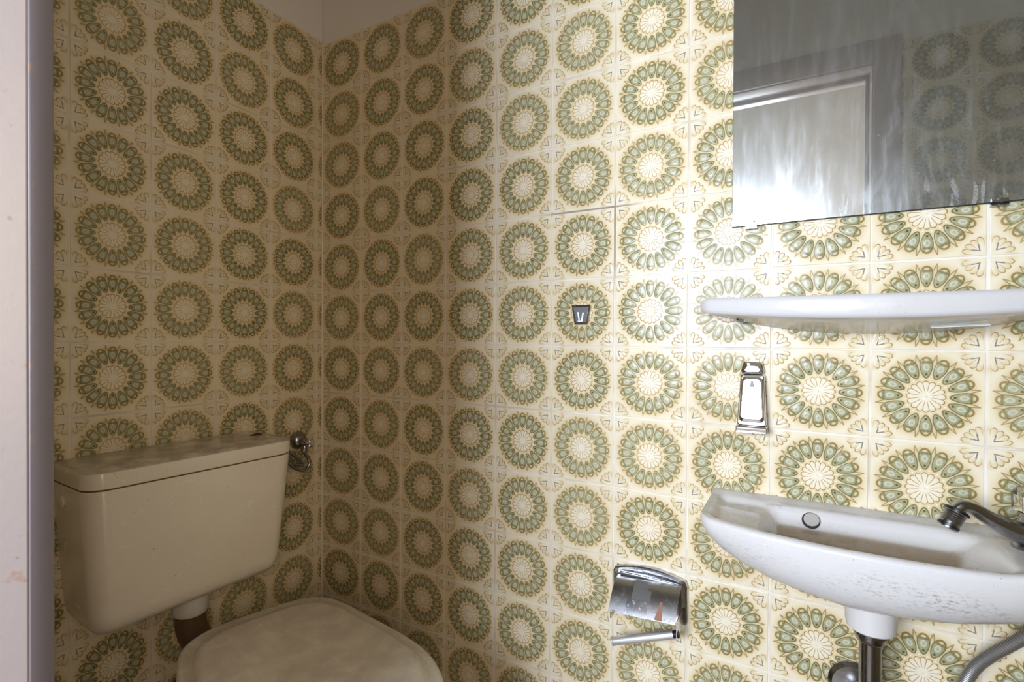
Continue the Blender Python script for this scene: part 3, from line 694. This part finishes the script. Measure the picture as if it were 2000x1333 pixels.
# ------------------------------------------------------------------ small trapezoid badge (hook plate)
bad = empty('hook_plate', (0.8400, -0.0005, 1.1690)); tag(bad, 'tiny dark metal trapezoid plate with a raised V mark, stuck on a tile', 'hook')
def trap_ring(y, ht, hb, zt, zb): return [Vector((-ht, y, zt)), Vector((ht, y, zt)), Vector((hb, y, zb)), Vector((-hb, y, zb))]
loft('bezel', [trap_ring(0, .0235, .0158, .022, -.022), trap_ring(-.004, .0228, .0152, .0214, -.0214), trap_ring(-.0062, .0195, .0122, .018, -.0182), trap_ring(-.0040, .0182, .0112, .0168, -.0170)], M['pitted'], bad, smooth=0)
loft('face_plate', [trap_ring(-.0039, .0180, .0110, .0166, -.0168), trap_ring(-.0049, .0178, .0108, .0164, -.0166)], M['tape'], bad, smooth=0)
def bar(name, x0, z0, x1, z1, w, y, mat, par):
    dx, dz = x1 - x0, z1 - z0; L = math.hypot(dx, dz); px, pz = -dz / L * w, dx / L * w
    r0 = [Vector((x0 + px, y, z0 + pz)), Vector((x1 + px, y, z1 + pz)), Vector((x1 - px, y, z1 - pz)), Vector((x0 - px, y, z0 - pz))]
    r1 = [v + Vector((0, -0.0022, 0)) for v in r0]
    return loft(name, [r0, r1], mat, par, smooth=0)
bar('raised_mark', -0.0062, 0.006, -0.0028, -0.0125, 0.0014, -0.0049, M['silver'], bad)
bar('raised_mark', 0.0066, 0.005, 0.0030, -0.0130, 0.0016, -0.0049, M['silver'], bad)
bar('raised_mark', -0.0062, -0.0140, 0.0052, -0.0140, 0.0009, -0.0049, M['silver'], bad)

# ------------------------------------------------------------------ chrome dispenser
dis = empty('soap_dispenser', (1.1855, 0, 0.945)); tag(dis, 'slim chrome soap dispenser on the tiles between shelf and basin', 'dispenser')
def d_ring(z, hw, d0, r): return [Vector((x, y, z)) for (x, y) in rrect(hw, d0 / 2, r, 0, -d0 / 2 - 0.0006, 5)]
loft('base', [d_ring(0.0005, .0252, .0345, .002), d_ring(0.0012, .0262, .0355, .002), d_ring(0.0112, .0262, .0335, .002), d_ring(0.0125, .0250, .032, .002)], M['chrome'], dis)
def face_ring(y, hwt, hwb, zt, zb, r):
    pts = []
    for (sx, sz, a0) in ((1, 1, 0), (-1, 1, 90), (-1, -1, 180), (1, -1, 270)):
        for i in range(6):
            a = math.radians(a0 + 18 * i); zc = (zt - r) if sz > 0 else (zb + r); hw = (hwt if sz > 0 else hwb) - r
            zz = zc + r * math.sin(a)
            pts.append(Vector((sx * hw + r * math.cos(a), y if y > -.002 else y - 0.0085 + 0.135 * (zz - 0.013), zz)))
    return pts
loft('body', [face_ring(-.001, .0205, .0248, .107, .0128, .004), face_ring(-.016, .0205, .0248, .107, .0128, .004), face_ring(-.0195, .0198, .0240, .106, .0135, .004), face_ring(-.0205, .0185, .0228, .1045, .015, .005), face_ring(-.0200, .0168, .0205, .102, .019, .006), face_ring(-.0225, .0150, .0185, .099, .024, .006), face_ring(-.0232, .0140, .0175, .0975, .026, .006)], M['chrome'], dis, smooth=12)
loft('cap', [face_ring(-.001, .0172, .0198, .1300, .1078, .005), face_ring(-.015, .0172, .0198, .1300, .1078, .005), face_ring(-.018, .0165, .0192, .1292, .1084, .005), face_ring(-.019, .0145, .0172, .1270, .1095, .005), face_ring(-.0225, .0105, .0130, .1225, .1115, .003), face_ring(-.0230, .0098, .0122, .1215, .1122, .003)], M['chrome'], dis, smooth=12)
loft('level_window', [face_ring(-.0231, .0022, .0044, .0955, .0830, .0015), face_ring(-.0237, .0020, .0042, .0953, .0832, .0015)], M['tape2'], dis)

# ------------------------------------------------------------------ toilet paper holder
tp = empty('toilet_roll_holder', (0.995, 0, 0.60)); tag(tp, 'empty pitted chrome toilet roll holder with its roller hanging loose', 'holder')
def tp_ring(y, ins):
    pts = []
    hw = 0.0755 - ins; zt = 0.033 - ins; zb = -0.055 + ins; r = 0.009
    for i in range(13):
        s_ = -1 + 2 * i / 12; pts.append(Vector((s_ * (hw - r * 0.4), y, zt + 0.012 * (1 - s_ * s_))))
    pts += [Vector((hw, y, zt - r)), Vector((hw, y, zb + r)), Vector((hw - r * 0.3, y, zb + r * 0.3)), Vector((hw - r, y, zb)), Vector((-hw + r, y, zb)), Vector((-hw + r * 0.3, y, zb + r * 0.3)), Vector((-hw, y, zb + r)), Vector((-hw, y, zt - r))]
    return pts
loft('back_plate', [tp_ring(-.0008, 0), tp_ring(-.010, 0), tp_ring(-.0125, .0025), tp_ring(-.0115, .006), tp_ring(-.0100, .008)], M['pitted'], tp, smooth=40)
tube('plate_rib', [(-0.060, -0.0120, 0.0245), (0.0, -0.0128, 0.0255), (0.064, -0.0125, 0.0235)], 0.0035, M['pitted'], tp, 10, 4)
# cover flap: bent sheet
prof = [(0.013, 0.018), (0.026, 0.0165), (0.040, 0.010), (0.052, 0.001), (0.062, -0.010), (0.070, -0.0215), (0.0755, -0.0305)]
def sheet(name, x0, x1, prof, th, mat, par, off=0.0, tilt=0.0):
    V = []; n = len(prof)
    for side in (0, 1):
        for i, (d_, z_) in enumerate(prof):
            a = prof[max(i - 1, 0)]; b = prof[min(i + 1, n - 1)]; tx, tz = b[0] - a[0], b[1] - a[1]; L = math.hypot(tx, tz)
            nx_, nz_ = -tz / L, tx / L
            o_ = off + (th if side else 0.0)
            V += [(x0, -(d_ + nx_ * o_), z_ + nz_ * o_), (x1, -(d_ + nx_ * o_), z_ + nz_ * o_ + tilt)]
    F = []
    for i in range(n - 1):
        a = 2 * i; F.append((a, a + 1, a + 3, a + 2)); c = 2 * n + a; F.append((c, c + 2, c + 3, c + 1))
        F.append((a, a + 2, c + 2, c)); F.append((a + 1, c + 1, c + 3, a + 3))
    F.append((0, 2 * n, 2 * n + 1, 1)); e = 2 * (n - 1); F.append((e, e + 1, 2 * n + e + 1, 2 * n + e))
    return mesh(name, V, F, mat, par, 40)
flap = sheet('cover_flap', -0.0640, 0.0670, prof, 0.0010, M['sheetm'], tp, tilt=0.008)
def sub(pr, f0, f1):
    out = []
    for k_ in range(5):
        f = (f0 + (f1 - f0) * k_ / 4) * (len(pr) - 1); i = min(int(f), len(pr) - 2); t_ = f - i
        out.append((pr[i][0] + (pr[i + 1][0] - pr[i][0]) * t_, pr[i][1] + (pr[i + 1][1] - pr[i][1]) * t_))
    return out
sheet('tape_patch', -0.022, 0.018, [(a, b + 0.004) for a, b in sub(prof, 0.12, 0.62)], 0.0004, M['tape2'], flap, 0.0012)
sheet('foil_patch', -0.030, 0.012, [(a, b + 0.0037) for a, b in sub(prof, 0.62, 1.0)], 0.0004, M['pitted'], flap, 0.0012)
rp = sheet('rust_patch', 0.026, 0.042, [(a, b + 0.0062) for a, b in sub(prof, 0.55, 0.98)], 0.0003, M['rust'], flap, 0.0012)
for v in rp.data.vertices:                     # a flame-shaped patch, pointed at the top
    f_ = max(0.0, min(1.0, (0.010 - v.co.z) / 0.036)); v.co.x = 0.0375 + (v.co.x - 0.0375) * (0.12 + 0.88 * f_)
boxes('arm', [(-0.0625, -0.068, -0.048, -0.0610, -0.010, -0.020)], M['chrome'], tp)
boxes('arm', [(0.0665, -0.066, -0.056, 0.0680, -0.010, -0.020)], M['chrome'], tp)
def rollerpart(name, prof_, mat):
    a = Vector((-0.0615, -0.057, -0.1000)); b = Vector((0.0700, -0.058, -0.0465))
    return lathe(name, a, b - a, prof_, mat, tp, 20)
L_ = (Vector((0.0700, -0.058, -0.0465)) - Vector((-0.0615, -0.057, -0.1000))).length
rollerpart('roller', [(0.0080, 0.0), (0.0093, 0.001), (0.0093, 0.004), (0.0084, 0.005), (0.0084, L_ - 0.012), (0.0080, L_ - 0.010)], M['silver'])
rollerpart('roller_tip', [(0.0072, L_ - 0.0105), (0.0072, L_ - 0.001), (0.0055, L_)], M['black'])
